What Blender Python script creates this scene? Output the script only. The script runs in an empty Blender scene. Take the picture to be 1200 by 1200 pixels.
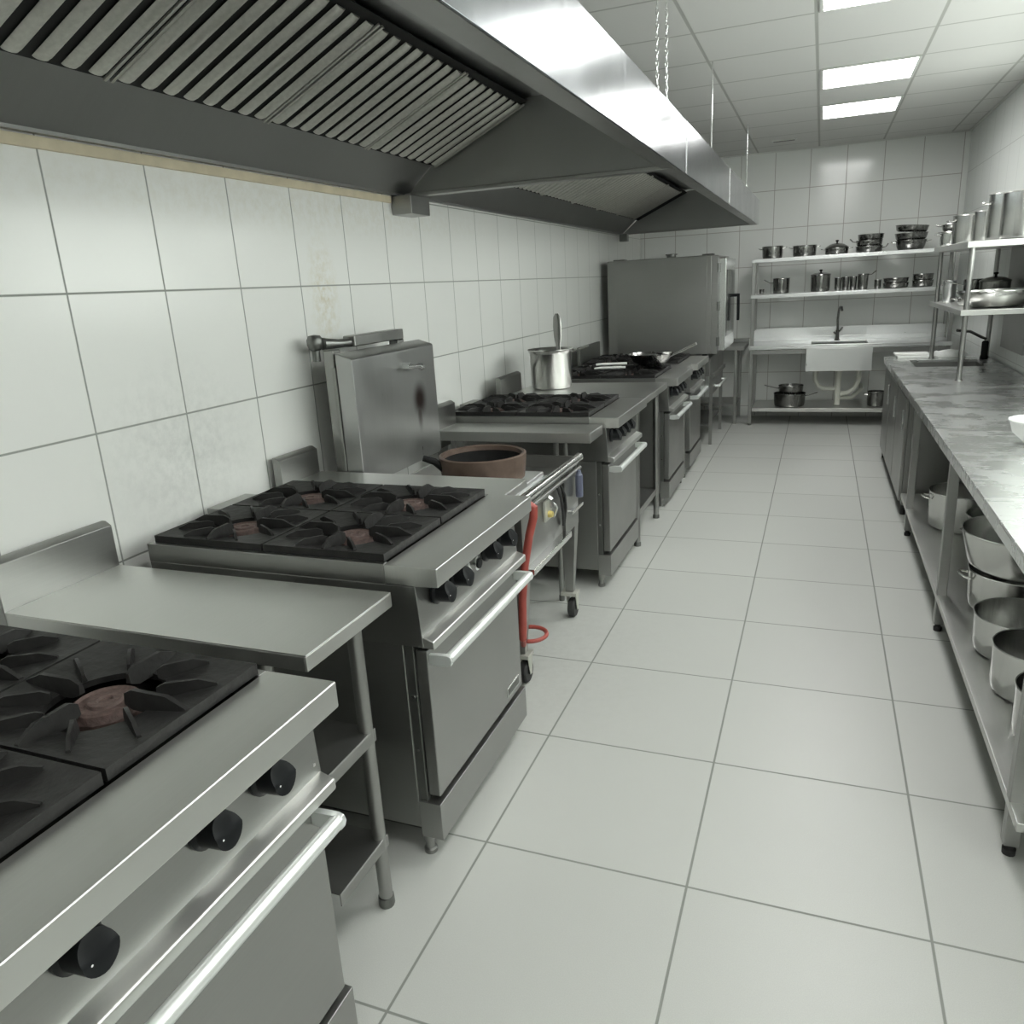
import bpy, bmesh, math, random
from mathutils import Vector, Matrix
random.seed(4)
R = math.radians
scn = bpy.context.scene
COL = scn.collection

# ------------------------------------------------------------------ materials
MAT = {}
def nmat(name):
    m = bpy.data.materials.new(name); m.use_nodes = True
    nt = m.node_tree; b = nt.nodes['Principled BSDF']
    MAT[name] = m
    return m, nt, b
def N(nt, t, **kw):
    n = nt.nodes.new(t)
    for k, v in kw.items():
        if k == 'inp':
            for i, x in v.items(): n.inputs[i].default_value = x
        else: setattr(n, k, v)
    return n
def math_n(nt, op, a, b=None, clamp=False):
    n = nt.nodes.new('ShaderNodeMath'); n.operation = op; n.use_clamp = clamp
    for i, x in enumerate((a, b)):
        if x is None: continue
        if isinstance(x, (int, float)): n.inputs[i].default_value = x
        else: nt.links.new(x, n.inputs[i])
    return n.outputs[0]
def mixc(nt, fac, a, b):
    n = nt.nodes.new('ShaderNodeMix'); n.data_type = 'RGBA'
    if isinstance(fac, (int, float)): n.inputs[0].default_value = fac
    else: nt.links.new(fac, n.inputs[0])
    for i, x in ((6, a), (7, b)):
        if isinstance(x, tuple): n.inputs[i].default_value = (*x, 1)
        else: nt.links.new(x, n.inputs[i])
    return n.outputs[2]
def plain(name, col, rough=0.5, metal=0.0, noise=0.0, nscale=20, bump=0.0, spec=None, coat=0):
    m, nt, b = nmat(name)
    b.inputs['Base Color'].default_value = (*col, 1)
    b.inputs['Roughness'].default_value = rough
    b.inputs['Metallic'].default_value = metal
    if spec is not None: b.inputs['Specular IOR Level'].default_value = spec
    if coat: b.inputs['Coat Weight'].default_value = coat
    if noise or bump:
        tc = N(nt, 'ShaderNodeTexCoord')
        nz = N(nt, 'ShaderNodeTexNoise', inp={'Scale': nscale, 'Detail': 6.0})
        nt.links.new(tc.outputs['Object'], nz.inputs['Vector'])
        if noise:
            c = mixc(nt, nz.outputs[0], tuple(x * (1 - noise) for x in col), tuple(min(1, x * (1 + noise)) for x in col))
            nt.links.new(c, b.inputs['Base Color'])
        if bump:
            bp = N(nt, 'ShaderNodeBump', inp={'Strength': bump, 'Distance': 0.003})
            nt.links.new(nz.outputs[0], bp.inputs['Height']); nt.links.new(bp.outputs[0], b.inputs['Normal'])
    return m
def steel(name, col=(.56, .57, .55), rough=.34, brush=(3, 3, 160), var=.10, smudge=.12):
    """brushed stainless sheet: fine stretched grain plus broad smudges"""
    m, nt, b = nmat(name)
    b.inputs['Metallic'].default_value = 1.0
    tc = N(nt, 'ShaderNodeTexCoord')
    mp = N(nt, 'ShaderNodeMapping'); mp.inputs['Scale'].default_value = brush
    nt.links.new(tc.outputs['Object'], mp.inputs['Vector'])
    g = N(nt, 'ShaderNodeTexNoise', inp={'Scale': 1.6, 'Detail': 4.0}); nt.links.new(mp.outputs[0], g.inputs['Vector'])
    s = N(nt, 'ShaderNodeTexNoise', inp={'Scale': 4.2, 'Detail': 5.0, 'Roughness': .6}); nt.links.new(tc.outputs['Object'], s.inputs['Vector'])
    r1 = math_n(nt, 'MULTIPLY_ADD', g.outputs[0], .12); r1n = r1.node; r1n.inputs[2].default_value = rough - .06
    r2 = math_n(nt, 'SUBTRACT', s.outputs[0], .5); r2 = math_n(nt, 'MULTIPLY', r2, smudge * 2)
    rr = math_n(nt, 'ADD', r1, r2, clamp=True)
    nt.links.new(rr, b.inputs['Roughness'])
    f = math_n(nt, 'MULTIPLY', g.outputs[0], .55); f2 = math_n(nt, 'MULTIPLY', s.outputs[0], .45); f = math_n(nt, 'ADD', f, f2)
    c = mixc(nt, f, tuple(x * (1 - var) for x in col), tuple(x * (1 + var) for x in col))
    nt.links.new(c, b.inputs['Base Color'])
    bp = N(nt, 'ShaderNodeBump', inp={'Strength': .012, 'Distance': .001})
    nt.links.new(g.outputs[0], bp.inputs['Height']); nt.links.new(bp.outputs[0], b.inputs['Normal'])
    return m
def tiles(name, u, v, ou, ov, su, sv, gw, col, gcol, rough, var=.03, bump=.4, grough=.7, coat=0, stains=(), speck=0):
    """rectangular tiles laid on world axes u,v with grout lines"""
    m, nt, b = nmat(name)
    geo = N(nt, 'ShaderNodeNewGeometry'); sp = N(nt, 'ShaderNodeSeparateXYZ'); nt.links.new(geo.outputs['Position'], sp.inputs[0])
    dist = []; ids = []
    for ax, o, s in ((u, ou, su), (v, ov, sv)):
        t = math_n(nt, 'SUBTRACT', sp.outputs[ax], o); t = math_n(nt, 'DIVIDE', t, s)
        fl = math_n(nt, 'FLOOR', t); fr = math_n(nt, 'SUBTRACT', t, fl)
        d = math_n(nt, 'SUBTRACT', fr, .5); d = math_n(nt, 'ABSOLUTE', d); d = math_n(nt, 'SUBTRACT', .5, d); d = math_n(nt, 'MULTIPLY', d, s)
        dist.append(d); ids.append(fl)
    d = math_n(nt, 'MINIMUM', dist[0], dist[1])
    mr = N(nt, 'ShaderNodeMapRange', inp={1: gw * .35, 2: gw * .75}); mr.interpolation_type = 'SMOOTHSTEP'; nt.links.new(d, mr.inputs[0])
    cb = N(nt, 'ShaderNodeCombineXYZ'); nt.links.new(ids[0], cb.inputs[0]); nt.links.new(ids[1], cb.inputs[1])
    wn = N(nt, 'ShaderNodeTexWhiteNoise'); nt.links.new(cb.outputs[0], wn.inputs['Vector'])
    nz = N(nt, 'ShaderNodeTexNoise', inp={'Scale': 3.0, 'Detail': 8.0, 'Roughness': .65}); nt.links.new(geo.outputs['Position'], nz.inputs['Vector'])
    f = math_n(nt, 'ADD', math_n(nt, 'MULTIPLY', wn.outputs['Value'], .4), math_n(nt, 'MULTIPLY', nz.outputs[0], .6))
    c = mixc(nt, f, tuple(x * (1 - var) for x in col), tuple(min(1, x * (1 + var)) for x in col))
    for (px, py, pz, sx, sy, sz, scol, amt) in stains:
        mp = N(nt, 'ShaderNodeMapping'); mp.vector_type = 'POINT'
        sb = N(nt, 'ShaderNodeVectorMath', operation='SUBTRACT'); sb.inputs[1].default_value = (px, py, pz); nt.links.new(geo.outputs['Position'], sb.inputs[0])
        dv = N(nt, 'ShaderNodeVectorMath', operation='DIVIDE'); dv.inputs[1].default_value = (sx, sy, sz); nt.links.new(sb.outputs[0], dv.inputs[0])
        ln = N(nt, 'ShaderNodeVectorMath', operation='LENGTH'); nt.links.new(dv.outputs[0], ln.inputs[0])
        k = math_n(nt, 'SUBTRACT', 1.0, ln.outputs['Value'], clamp=True)
        n2 = N(nt, 'ShaderNodeTexNoise', inp={'Scale': 26.0, 'Detail': 9.0, 'Roughness': .7}); nt.links.new(geo.outputs['Position'], n2.inputs['Vector'])
        n2v = N(nt, 'ShaderNodeMapRange', inp={1: .42, 2: .68}); nt.links.new(n2.outputs[0], n2v.inputs[0])
        k = math_n(nt, 'MULTIPLY', k, n2v.outputs[0]); k = math_n(nt, 'MULTIPLY', k, amt, clamp=True)
        c = mixc(nt, k, c, scol)
    if speck:
        n3 = N(nt, 'ShaderNodeTexNoise', inp={'Scale': 420.0, 'Detail': 2.0}); nt.links.new(geo.outputs['Position'], n3.inputs['Vector'])
        k = N(nt, 'ShaderNodeMapRange', inp={1: .35, 2: .65}); nt.links.new(n3.outputs[0], k.inputs[0])
        c = mixc(nt, math_n(nt, 'MULTIPLY', k.outputs[0], speck), c, tuple(x * .6 for x in col))
    c = mixc(nt, mr.outputs[0], gcol, c)
    nt.links.new(c, b.inputs['Base Color'])
    rg = math_n(nt, 'MULTIPLY_ADD', mr.outputs[0], rough - grough); rg.node.inputs[2].default_value = grough
    rn = math_n(nt, 'MULTIPLY', math_n(nt, 'SUBTRACT', nz.outputs[0], .5), .08)
    nt.links.new(math_n(nt, 'ADD', rg, rn, clamp=True), b.inputs['Roughness'])
    bp = N(nt, 'ShaderNodeBump', inp={'Strength': bump, 'Distance': .002}); nt.links.new(mr.outputs[0], bp.inputs['Height'])
    nt.links.new(bp.outputs[0], b.inputs['Normal'])
    if coat: b.inputs['Coat Weight'].default_value = coat
    return m

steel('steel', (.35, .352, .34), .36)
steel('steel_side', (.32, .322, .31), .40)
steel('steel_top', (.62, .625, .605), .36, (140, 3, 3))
steel('steel_worktop', (.72, .73, .725), .28, (3, 34, 3), .12, .17)  # brushed grain, its contrast raised to stand in for streaky reflections
steel('steel_bright', (.74, .75, .74), .22, (3, 3, 60), .05, .05)
steel('steel_hood', (.28, .295, .31), .20, (3, 40, 3), .06, .10)
steel('steel_dark', (.20, .205, .195), .45)
steel('hood_inside', (.34, .345, .335), .42, (3, 40, 3), .10, .10)
steel('pot_steel', (.60, .60, .585), .22, (60, 60, 3), .06, .10)
steel('pot_dark', (.24, .24, .23), .24, (60, 60, 3), .08, .12)
steel('sink_steel', (.80, .81, .81), .30, (3, 3, 40), .03, .04)
plain('handle_alloy', (.76, .79, .77), .30, .55, .04, 30)
plain('iron', (.019, .0185, .018), .52, .2, .6, 38, .7, .35)
plain('iron_black', (.012, .012, .012), .7, 0, .3, 40, .3, .15)
plain('burner_rust', (.085, .055, .048), .70, .1, .75, 90, 1.0)
plain('pan_rust', (.115, .080, .062), .55, .3, .35, 26, .4)
plain('knob_black', (.010, .011, .012), .38, 0, 0, 20, 0, .16)
plain('rubber', (.020, .020, .020), .65)
plain('cavity', (.012, .012, .012), .8)
plain('baffle', (.52, .52, .48), .48, .75, .22, 70, .25)
plain('plastic_white', (.78, .80, .77), .35)
plain('pipe_white', (.66, .67, .60), .45)
plain('cloth_white', (.80, .82, .80), .8, 0, .06, 40, .4)
plain('hose_red', (.33, .065, .05), .45, 0, .2, 15)
plain('brass', (.75, .62, .22), .35, .6)
plain('zinc', (.55, .55, .50), .45, .6, .15, 30)
plain('blue_grey', (.10, .11, .16), .4)
plain('sealant', (.62, .55, .40), .7, 0, .22, 14, .4)
plain('ceiling_plain', (.62, .63, .60), .8)
plain('white_dot', (.8, .8, .8), .5)
plain('glass_dark', (.03, .032, .03), .08, 0, 0, 10, 0)
plain('wall_paint', (.78, .80, .77), .35)
plain('bag_dark', (.10, .10, .095), .3, .3, .5, 18, .8)
GRT = (.32, .335, .31)
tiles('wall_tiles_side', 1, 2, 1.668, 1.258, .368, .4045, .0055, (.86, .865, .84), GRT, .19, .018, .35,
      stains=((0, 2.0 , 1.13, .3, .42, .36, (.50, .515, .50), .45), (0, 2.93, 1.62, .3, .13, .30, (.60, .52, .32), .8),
              (0, 3.0, 1.98, .3, 2.2, .13, (.60, .54, .38), .35)))
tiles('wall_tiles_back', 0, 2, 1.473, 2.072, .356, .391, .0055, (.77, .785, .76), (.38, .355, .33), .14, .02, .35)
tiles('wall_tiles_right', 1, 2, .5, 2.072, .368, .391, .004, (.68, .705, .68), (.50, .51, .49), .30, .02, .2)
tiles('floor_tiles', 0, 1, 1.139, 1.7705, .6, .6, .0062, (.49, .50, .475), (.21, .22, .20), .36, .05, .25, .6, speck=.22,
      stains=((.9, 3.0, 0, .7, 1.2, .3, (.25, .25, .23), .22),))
tiles('ceiling_tiles', 0, 1, 1.291, 4.714, .614, .621, .016, (.62, .62, .60), (.38, .385, .36), .75, .015, .3, .7)

m, nt, b = nmat('lamp')
b.inputs['Base Color'].default_value = (.9, .9, .9, 1)
b.inputs['Emission Color'].default_value = (1.0, 1.0, .975, 1); b.inputs['Emission Strength'].default_value = 12.0

m = bpy.data.materials.new('added_window_glass'); m.use_nodes = True; MAT['added_window_glass'] = m
nt = m.node_tree; nt.nodes.remove(nt.nodes['Principled BSDF'])
tr = N(nt, 'ShaderNodeBsdfTransparent'); tr.inputs[0].default_value = (.93, .95, .94, 1)
gs = N(nt, 'ShaderNodeBsdfGlossy'); gs.inputs['Roughness'].default_value = .02
mx = N(nt, 'ShaderNodeMixShader', inp={0: .07}); nt.links.new(tr.outputs[0], mx.inputs[1]); nt.links.new(gs.outputs[0], mx.inputs[2])
nt.links.new(mx.outputs[0], nt.nodes['Material Output'].inputs[0])

# lid sheet: brushed steel with a brown burn mark and heat smears
m = steel('lid_steel', (.47, .475, .47), .34, (3, 40, 3), .10, .15)
nt = m.node_tree; b = nt.nodes['Principled BSDF']
old = b.inputs['Base Color'].links[0].from_socket
tc = N(nt, 'ShaderNodeTexCoord'); 
def blob(cy, cz, ry, rz, soft):
    sb = N(nt, 'ShaderNodeVectorMath', operation='SUBTRACT'); sb.inputs[1].default_value = (0, cy, cz); nt.links.new(tc.outputs['Object'], sb.inputs[0])
    dv = N(nt, 'ShaderNodeVectorMath', operation='DIVIDE'); dv.inputs[1].default_value = (1e3, ry, rz); nt.links.new(sb.outputs[0], dv.inputs[0])
    ln = N(nt, 'ShaderNodeVectorMath', operation='LENGTH'); nt.links.new(dv.outputs[0], ln.inputs[0])
    mr = N(nt, 'ShaderNodeMapRange', inp={1: 1.0, 2: 1 - soft}); mr.interpolation_type = 'SMOOTHSTEP'; nt.links.new(ln.outputs['Value'], mr.inputs[0])
    return mr.outputs[0]
LID_STAIN = (nt, b, old, blob)

# ------------------------------------------------------------------ mesh builder
class MB:
    def __init__(s): s.bm = bmesh.new()
    def box(s, x0, y0, z0, x1, y1, z1):
        v = [s.bm.verts.new(p) for p in ((x0,y0,z0),(x1,y0,z0),(x1,y1,z0),(x0,y1,z0),(x0,y0,z1),(x1,y0,z1),(x1,y1,z1),(x0,y1,z1))]
        for f in ((3,2,1,0),(4,5,6,7),(0,1,5,4),(1,2,6,5),(2,3,7,6),(3,0,4,7)): s.bm.faces.new([v[i] for i in f])
        return s
    def hexa(s, pts):
        v = [s.bm.verts.new(p) for p in pts]
        for f in ((3,2,1,0),(4,5,6,7),(0,1,5,4),(1,2,6,5),(2,3,7,6),(3,0,4,7)): s.bm.faces.new([v[i] for i in f])
        return s
    def prism(s, prof, a0, a1, axis='y'):
        """closed profile of (x,z) along y, (y,z) along x or (x,y) along z"""
        def P(p, a):
            return {'y': (p[0], a, p[1]), 'x': (a, p[0], p[1]), 'z': (p[0], p[1], a)}[axis]
        A = [s.bm.verts.new(P(p, a0)) for p in prof]; B = [s.bm.verts.new(P(p, a1)) for p in prof]
        n = len(prof)
        for i in range(n): s.bm.faces.new((A[i], A[(i+1) % n], B[(i+1) % n], B[i]))
        s.bm.faces.new(list(reversed(A))); s.bm.faces.new(B)
        return s
    def tube(s, path, r, seg=12, cap=True, sq=1.0):
        path = [Vector(p) for p in path]; rings = []
        rs = r if isinstance(r, (list, tuple)) else [r] * len(path)
        ref = None
        for i, p in enumerate(path):
            if i == 0: t = path[1] - p
            elif i == len(path) - 1: t = p - path[i-1]
            else: t = (path[i+1] - p).normalized() + (p - path[i-1]).normalized()
            t.normalize()
            if ref is None: ref = Vector((0, 0, 1)) if abs(t.z) < .9 else Vector((1, 0, 0))
            u = (ref - t * ref.dot(t)).normalized(); w = t.cross(u); ref = u
            rings.append([s.bm.verts.new(p + u * math.cos(2*math.pi*k/seg) * rs[i] * sq + w * math.sin(2*math.pi*k/seg) * rs[i]) for k in range(seg)])
        for a, b2 in zip(rings, rings[1:]):
            for k in range(seg): s.bm.faces.new((a[k], a[(k+1) % seg], b2[(k+1) % seg], b2[k]))
        if cap: s.bm.faces.new(list(reversed(rings[0]))); s.bm.faces.new(rings[-1])
        return s
    def cyl(s, p0, p1, r0, r1=None, seg=20):
        return s.tube([p0, p1], [r0, r0 if r1 is None else r1], seg)
    def lathe(s, prof, c=(0, 0, 0), seg=40, axis='z', closed=False):
        """prof: list of (r, h); revolve about axis through c. r=0 ends close the shape"""
        c = Vector(c); rings = []
        for r, h in prof:
            if r < 1e-6:
                rings.append([s.bm.verts.new(c + (Vector((0, 0, h)) if axis == 'z' else Vector((h, 0, 0))))])
            else:
                ring = []
                for k in range(seg):
                    a = 2 * math.pi * k / seg
                    ring.append(s.bm.verts.new(c + (Vector((r*math.cos(a), r*math.sin(a), h)) if axis == 'z' else Vector((h, r*math.cos(a), r*math.sin(a))))))
                rings.append(ring)
        pairs = list(zip(rings, rings[1:])) + ([(rings[-1], rings[0])] if closed else [])
        for a, b2 in pairs:
            for k in range(seg):
                k2 = (k + 1) % seg
                if len(a) == 1 and len(b2) == 1: continue
                if len(a) == 1: s.bm.faces.new((a[0], b2[k2], b2[k]))
                elif len(b2) == 1: s.bm.faces.new((a[k], a[k2], b2[0]))
                else: s.bm.faces.new((a[k], a[k2], b2[k2], b2[k]))
        return s
    def build(s, name, mat, parent=None, org=None, bevel=0.0, angle=35, rot=None):
        bm = s.bm
        bmesh.ops.recalc_face_normals(bm, faces=bm.faces)
        me = bpy.data.meshes.new(name)
        if org is None: org = parent['_org'] if parent is not None else (0, 0, 0)
        bmesh.ops.translate(bm, verts=bm.verts, vec=-Vector(org))
        bm.to_mesh(me); bm.free()
        me.polygons.foreach_set('use_smooth', [True] * len(me.polygons))
        me.set_sharp_from_angle(angle=R(angle))
        o = bpy.data.objects.new(name, me); COL.objects.link(o)
        o.data.materials.append(MAT[mat])
        if bevel:
            bv = o.modifiers.new('edge', 'BEVEL'); bv.width = bevel; bv.segments = 2; bv.limit_method = 'ANGLE'; bv.angle_limit = R(40); bv.harden_normals = True
        if parent is not None: o.parent = parent; o['_org'] = tuple(org)
        else: o.location = org; o['_org'] = tuple(org)
        return o
def tag(o, label, cat, group=None):
    o['label'] = label; o['category'] = cat
    if group: o['group'] = group
    return o
def thing(name, loc, label, cat, group=None, rz=0):
    o = bpy.data.objects.new(name, None); COL.objects.link(o); o.empty_display_size = .1
    o.location = loc; o.rotation_euler.z = rz; o['_org'] = tuple(loc)
    return tag(o, label, cat, group)
def copy_tree(o, parent=None):
    c = o.copy(); COL.objects.link(c)
    if parent is not None: c.parent = parent
    for ch in list(o.children): copy_tree(ch, c)
    return c
def place(proto, loc, rz=0, label=None, group=None, first=[]):
    """use the prototype itself the first time, then copies of it and its parts"""
    if not proto.get('_used'): proto['_used'] = 1; o = proto
    else: o = copy_tree(proto)
    o.location = loc; o.rotation_euler = (0, 0, rz)
    if label: o['label'] = label
    if group: o['group'] = group
    return o
def struct(name, mb, mat, **k):
    o = mb.build(name, mat, **k); o['kind'] = 'structure'; return o

# ------------------------------------------------------------------ room
Y0, Y1, XW, ZC = -2.4, 9.45, 3.306, 2.855
struct('floor', MB().box(-.15, Y0-.15, -.12, XW+.15, Y1+.15, 0), 'floor_tiles')
struct('ceiling', MB().box(-.15, Y0-.15, ZC, XW+.15, Y1+.15, ZC+.12), 'ceiling_tiles')
struct('wall_left', MB().box(-.15, Y0, 0, 0, Y1, ZC), 'wall_tiles_side')
struct('wall_back', MB().box(-.15, Y1, 0, XW+.15, Y1+.15, ZC), 'wall_tiles_back')
WIN = ((.30, 1.95), (2.15, 3.80), (4.00, 5.65), (5.85, 6.65)); WZ0, WZ1 = 1.50, 2.62  # unseen windows, added to bring daylight onto the tiled walls
wr = MB().box(XW, Y0, 0, XW+.15, Y1, WZ0).box(XW, Y0, WZ1, XW+.15, Y1, ZC)
ys = [Y0] + [v for w_ in WIN for v in w_] + [Y1]
for a, b_ in zip(ys[::2], ys[1::2]): wr.box(XW, a, WZ0, XW+.15, b_, WZ1)
struct('wall_right', wr, 'wall_tiles_right')
for k, (a, b_) in enumerate(WIN):
    f_ = MB()
    for q in ((a, WZ0, a+.05, WZ1), (b_-.05, WZ0, b_, WZ1), (a+.05, WZ0, b_-.05, WZ0+.05), (a+.05, WZ1-.05, b_-.05, WZ1), ((a+b_)/2-.025, WZ0+.05, (a+b_)/2+.025, WZ1-.05)):
        f_.box(XW+.05, q[0], q[1], XW+.10, q[2], q[3])
    wo = struct('added_window_%d' % (k+1), f_, 'plastic_white', org=(XW+.05, a, WZ0))
    gl = MB().box(XW+.072, a+.05, WZ0+.05, XW+.076, b_-.05, WZ1-.05).build('added_window_pane', 'added_window_glass', wo, org=(XW+.05, a, WZ0))
struct('wall_front', MB().box(-.15, Y0-.15, 0, XW+.15, Y0, ZC), 'wall_tiles_right')
struct('trim_1', MB().box(XW-.05, Y1-.012, 0, XW, Y1, ZC), 'wall_paint', bevel=.003)
struct('trim_2', MB().box(0, .5, 2.040, .012, 3.58, 2.072), 'sealant', bevel=.003)
# ceiling edge angles
struct('trim_3', MB().box(0.0, Y1-.022, ZC-.014, XW, Y1, ZC), 'ceiling_plain')
struct('trim_4', MB().box(XW-.022, Y0, ZC-.014, XW, Y1-.022, ZC), 'ceiling_plain')

# lamps of the room: square panels set into the ceiling grid
def lamp(x, y, label, group=None):
    t = thing('ceiling_light', (x, y, ZC), label, 'ceiling light', group)
    w, d = .277, .283
    f = MB()
    for a in ((-w-.018, -d-.018, w+.018, -d), (-w-.018, d, w+.018, d+.018), (-w-.018, -d, -w, d), (w, -d, w+.018, d)):
        f.box(x+a[0], y+a[1], ZC-.006, x+a[2], y+a[3], ZC-.0005)
    f.build('frame', 'ceiling_plain', t)
    MB().box(x-w, y-d, ZC-.004, x+w, y+d, ZC-.0005).build('diffuser', 'lamp', t)
LX = 1.291 + .614 * 1.5 + .005
lamp(LX, 7.509, 'glowing ceiling panel nearest the back wall, above the sink')
lamp(LX, 6.267, 'glowing ceiling panel in the middle, second from the back wall')
lamp(LX, 4.404, 'glowing ceiling panel cut by the top edge of the photo')
for y in (2.541, .678, -1.2):
    lamp(LX, y, 'lit square ceiling panel over the near end, above the frame', 'ceiling panels overhead at the near end')
t = thing('ceiling_vent', (1.585, 8.72, ZC), 'small dark slot vent in the ceiling near the back wall', 'vent')
MB().box(1.47, 8.69, ZC-.010, 1.70, 8.76, ZC-.0005).build('frame', 'ceiling_plain', t, bevel=.002)
MB().box(1.485, 8.705, ZC-.013, 1.685, 8.745, ZC-.010).build('slot', 'steel_dark', t)

# ------------------------------------------------------------------ extractor hood
HB, HF, HX = 2.075, 2.295, 1.385
HY0, HD, HY1 = .45, 3.70, 8.40
t = thing('extractor_hood', (.02, HY0, HB), 'long stainless extractor canopy hanging above the row of stoves', 'extractor hood')
prof = [(.014, HB), (.035, HB), (.20, 2.205), (.70, 2.43), (.86, 2.445), (1.27, 2.125), (1.375, HB+.028), (1.375, HB), (HX, HB)]
# shell: outer box sides (thin sheet folded) as one closed profile, open below
shell = MB()
outer = [(.014, HB), (.014, 2.50), (.95, 2.50), (HX, HF), (HX, HB)]
inner = [(HX-.012, HB), (HX-.012, HB+.026), (1.27, 2.125), (.86, 2.445), (.70, 2.455), (.19, 2.225), (.034, HB+.01), (.034, HB)]
shell.prism(outer + inner, HY0, HY1)
shell.build('canopy_shell', 'hood_inside', t, bevel=0)
MB().box(HX, HY0-.002, HB-.004, HX+.006, HY1+.002, HF).build('front_panel', 'steel_hood', t, bevel=.002)
lip = MB().prism([(HX-.075, HB+.004), (HX-.07, HB), (HX-.001, HB-.004), (HX-.001, HB+.0), (HX-.012, HB+.006)], HY0, HY1)
lip.build('lower_lip', 'steel', t)
for y in (3.9, 5.75): MB().box(HX+.006, y-.006, HB-.004, HX+.0085, y+.006, HF).build('panel_joint', 'steel_bright', t)
tri = [(.034, HB), (.20, 2.215), (.70, 2.44), (.86, 2.45), (1.27, 2.13), (HX-.012, HB)]
for y0, y1, n in ((HY0, HY0+.012, 'end_plate'), (HD-.006, HD+.006, 'divider_plate'), (HY1-.012, HY1, 'end_plate')):
    MB().prism(tri, y0, y1).build(n, 'hood_inside', t)
MB().box(.036, HD-.03, HB-.004, HX-.014, HD+.03, HB+.014).build('divider_rail', 'steel', t, bevel=.004)
MB().box(.036, HY1-.03, HB-.004, HX-.014, HY1-.001, HB+.012).build('end_rail', 'steel_side', t, bevel=.003)
# baffle filters, each cartridge a part
def filter_cartridge(y0, y1, nb):
    A = Vector((.215, 0, 2.196)); B = Vector((.690, 0, 2.412)); d = (B-A).normalized(); nrm = Vector((d.z, 0, -d.x))
    mb = MB(); pit = (y1 - y0) / nb
    # side rails of the cartridge
    for yy in (y0 + .005, y1 - .005):
        mb.tube([A + Vector((0, yy, 0)) + nrm*.004, B + Vector((0, yy, 0)) + nrm*.004], .0055, 6)
    for k in range(nb):
        yc = y0 + pit * (k + .5)
        w = pit * .28; segs = 8; rows = []
        for q, (s0) in enumerate((0.012, .03, (B-A).length - .03, (B-A).length - .012)):
            sc = .6 if q in (0, 3) else 1
            row = []
            for j in range(segs + 1):
                a = math.pi * j / segs
                row.append(mb.bm.verts.new(A + d*s0 + Vector((0, yc - math.cos(a)*w, 0)) + nrm * (math.sin(a)*.013*sc)))
            rows.append(row)
        for r0, r1 in zip(rows, rows[1:]):
            for j in range(segs): mb.bm.faces.new((r0[j], r0[j+1], r1[j+1], r1[j]))
            mb.bm.faces.new((r0[0], r1[0], r1[-1], r0[-1]))
        mb.bm.faces.new(rows[0]); mb.bm.faces.new(rows[-1])
    o = mb.build('baffle_filter', 'baffle', t)
    return o
u = 3.68 - .645 * 5
for k in range(5): filter_cartridge(u + .645*k + .006, u + .645*(k+1) - .006, 8)
for k in range(6): filter_cartridge(3.84 + .71*k + .006, 3.84 + .71*(k+1) - .006, 9)
dk = MB(); dk.hexa([(.205, HY0+.02, 2.200), (.700, HY0+.02, 2.425), (.700, HY1-.02, 2.425), (.205, HY1-.02, 2.200),
                    (.204, HY0+.02, 2.203), (.699, HY0+.02, 2.428), (.699, HY1-.02, 2.428), (.204, HY1-.02, 2.203)])
dk.build('dark_gap_sheet', 'cavity', t)  # added near-black sheet, stands in for the dark depth between baffles
MB().box(.002, 3.59, 1.985, .112, 3.79, 2.073).build('grease_trap', 'steel', t, bevel=.004)
MB().box(.04, 8.22, 2.0, .12, 8.30, 2.073).build('drain_cup', 'steel_dark', t, bevel=.004)

def chain(x, y, label):
    mb = MB(); z = 2.40; k = 0
    while z < ZC - .012:
        a = 1 if k % 2 else 0
        pts = []
        for j in range(11):
            th = 2*math.pi*j/10
            u_, w_ = math.cos(th)*.0058, math.sin(th)*.0165
            pts.append((x + (u_ if a else 0), y + (0 if a else u_), z + w_))
        mb.tube(pts, .0021, 6, cap=False); z += .0265; k += 1
    return tag(mb.build('chain', 'steel_bright', org=(x, y, 2.4)), label, 'chain', 'chains holding up the extractor hood')
chain(1.225, 4.06, 'left strand of the twin suspension chains above the hood')
chain(1.262, 4.10, 'right strand of the twin suspension chains above the hood')
def rod(x, y, label):
    mb = MB().cyl((x, y, 2.345), (x, y, ZC), .005, seg=10)
    mb.cyl((x, y, 2.342), (x, y, 2.37), .011, seg=8)
    return tag(mb.build('hanger_rod', 'steel_bright', org=(x, y, 2.3)), label, 'rod', 'threaded rods hanging the hood')
rod(1.315, 5.35, 'thin vertical hanger rod right of the chains above the hood')
rod(1.335, 7.60, 'thin vertical hanger rod nearest the far end of the hood')

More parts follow.
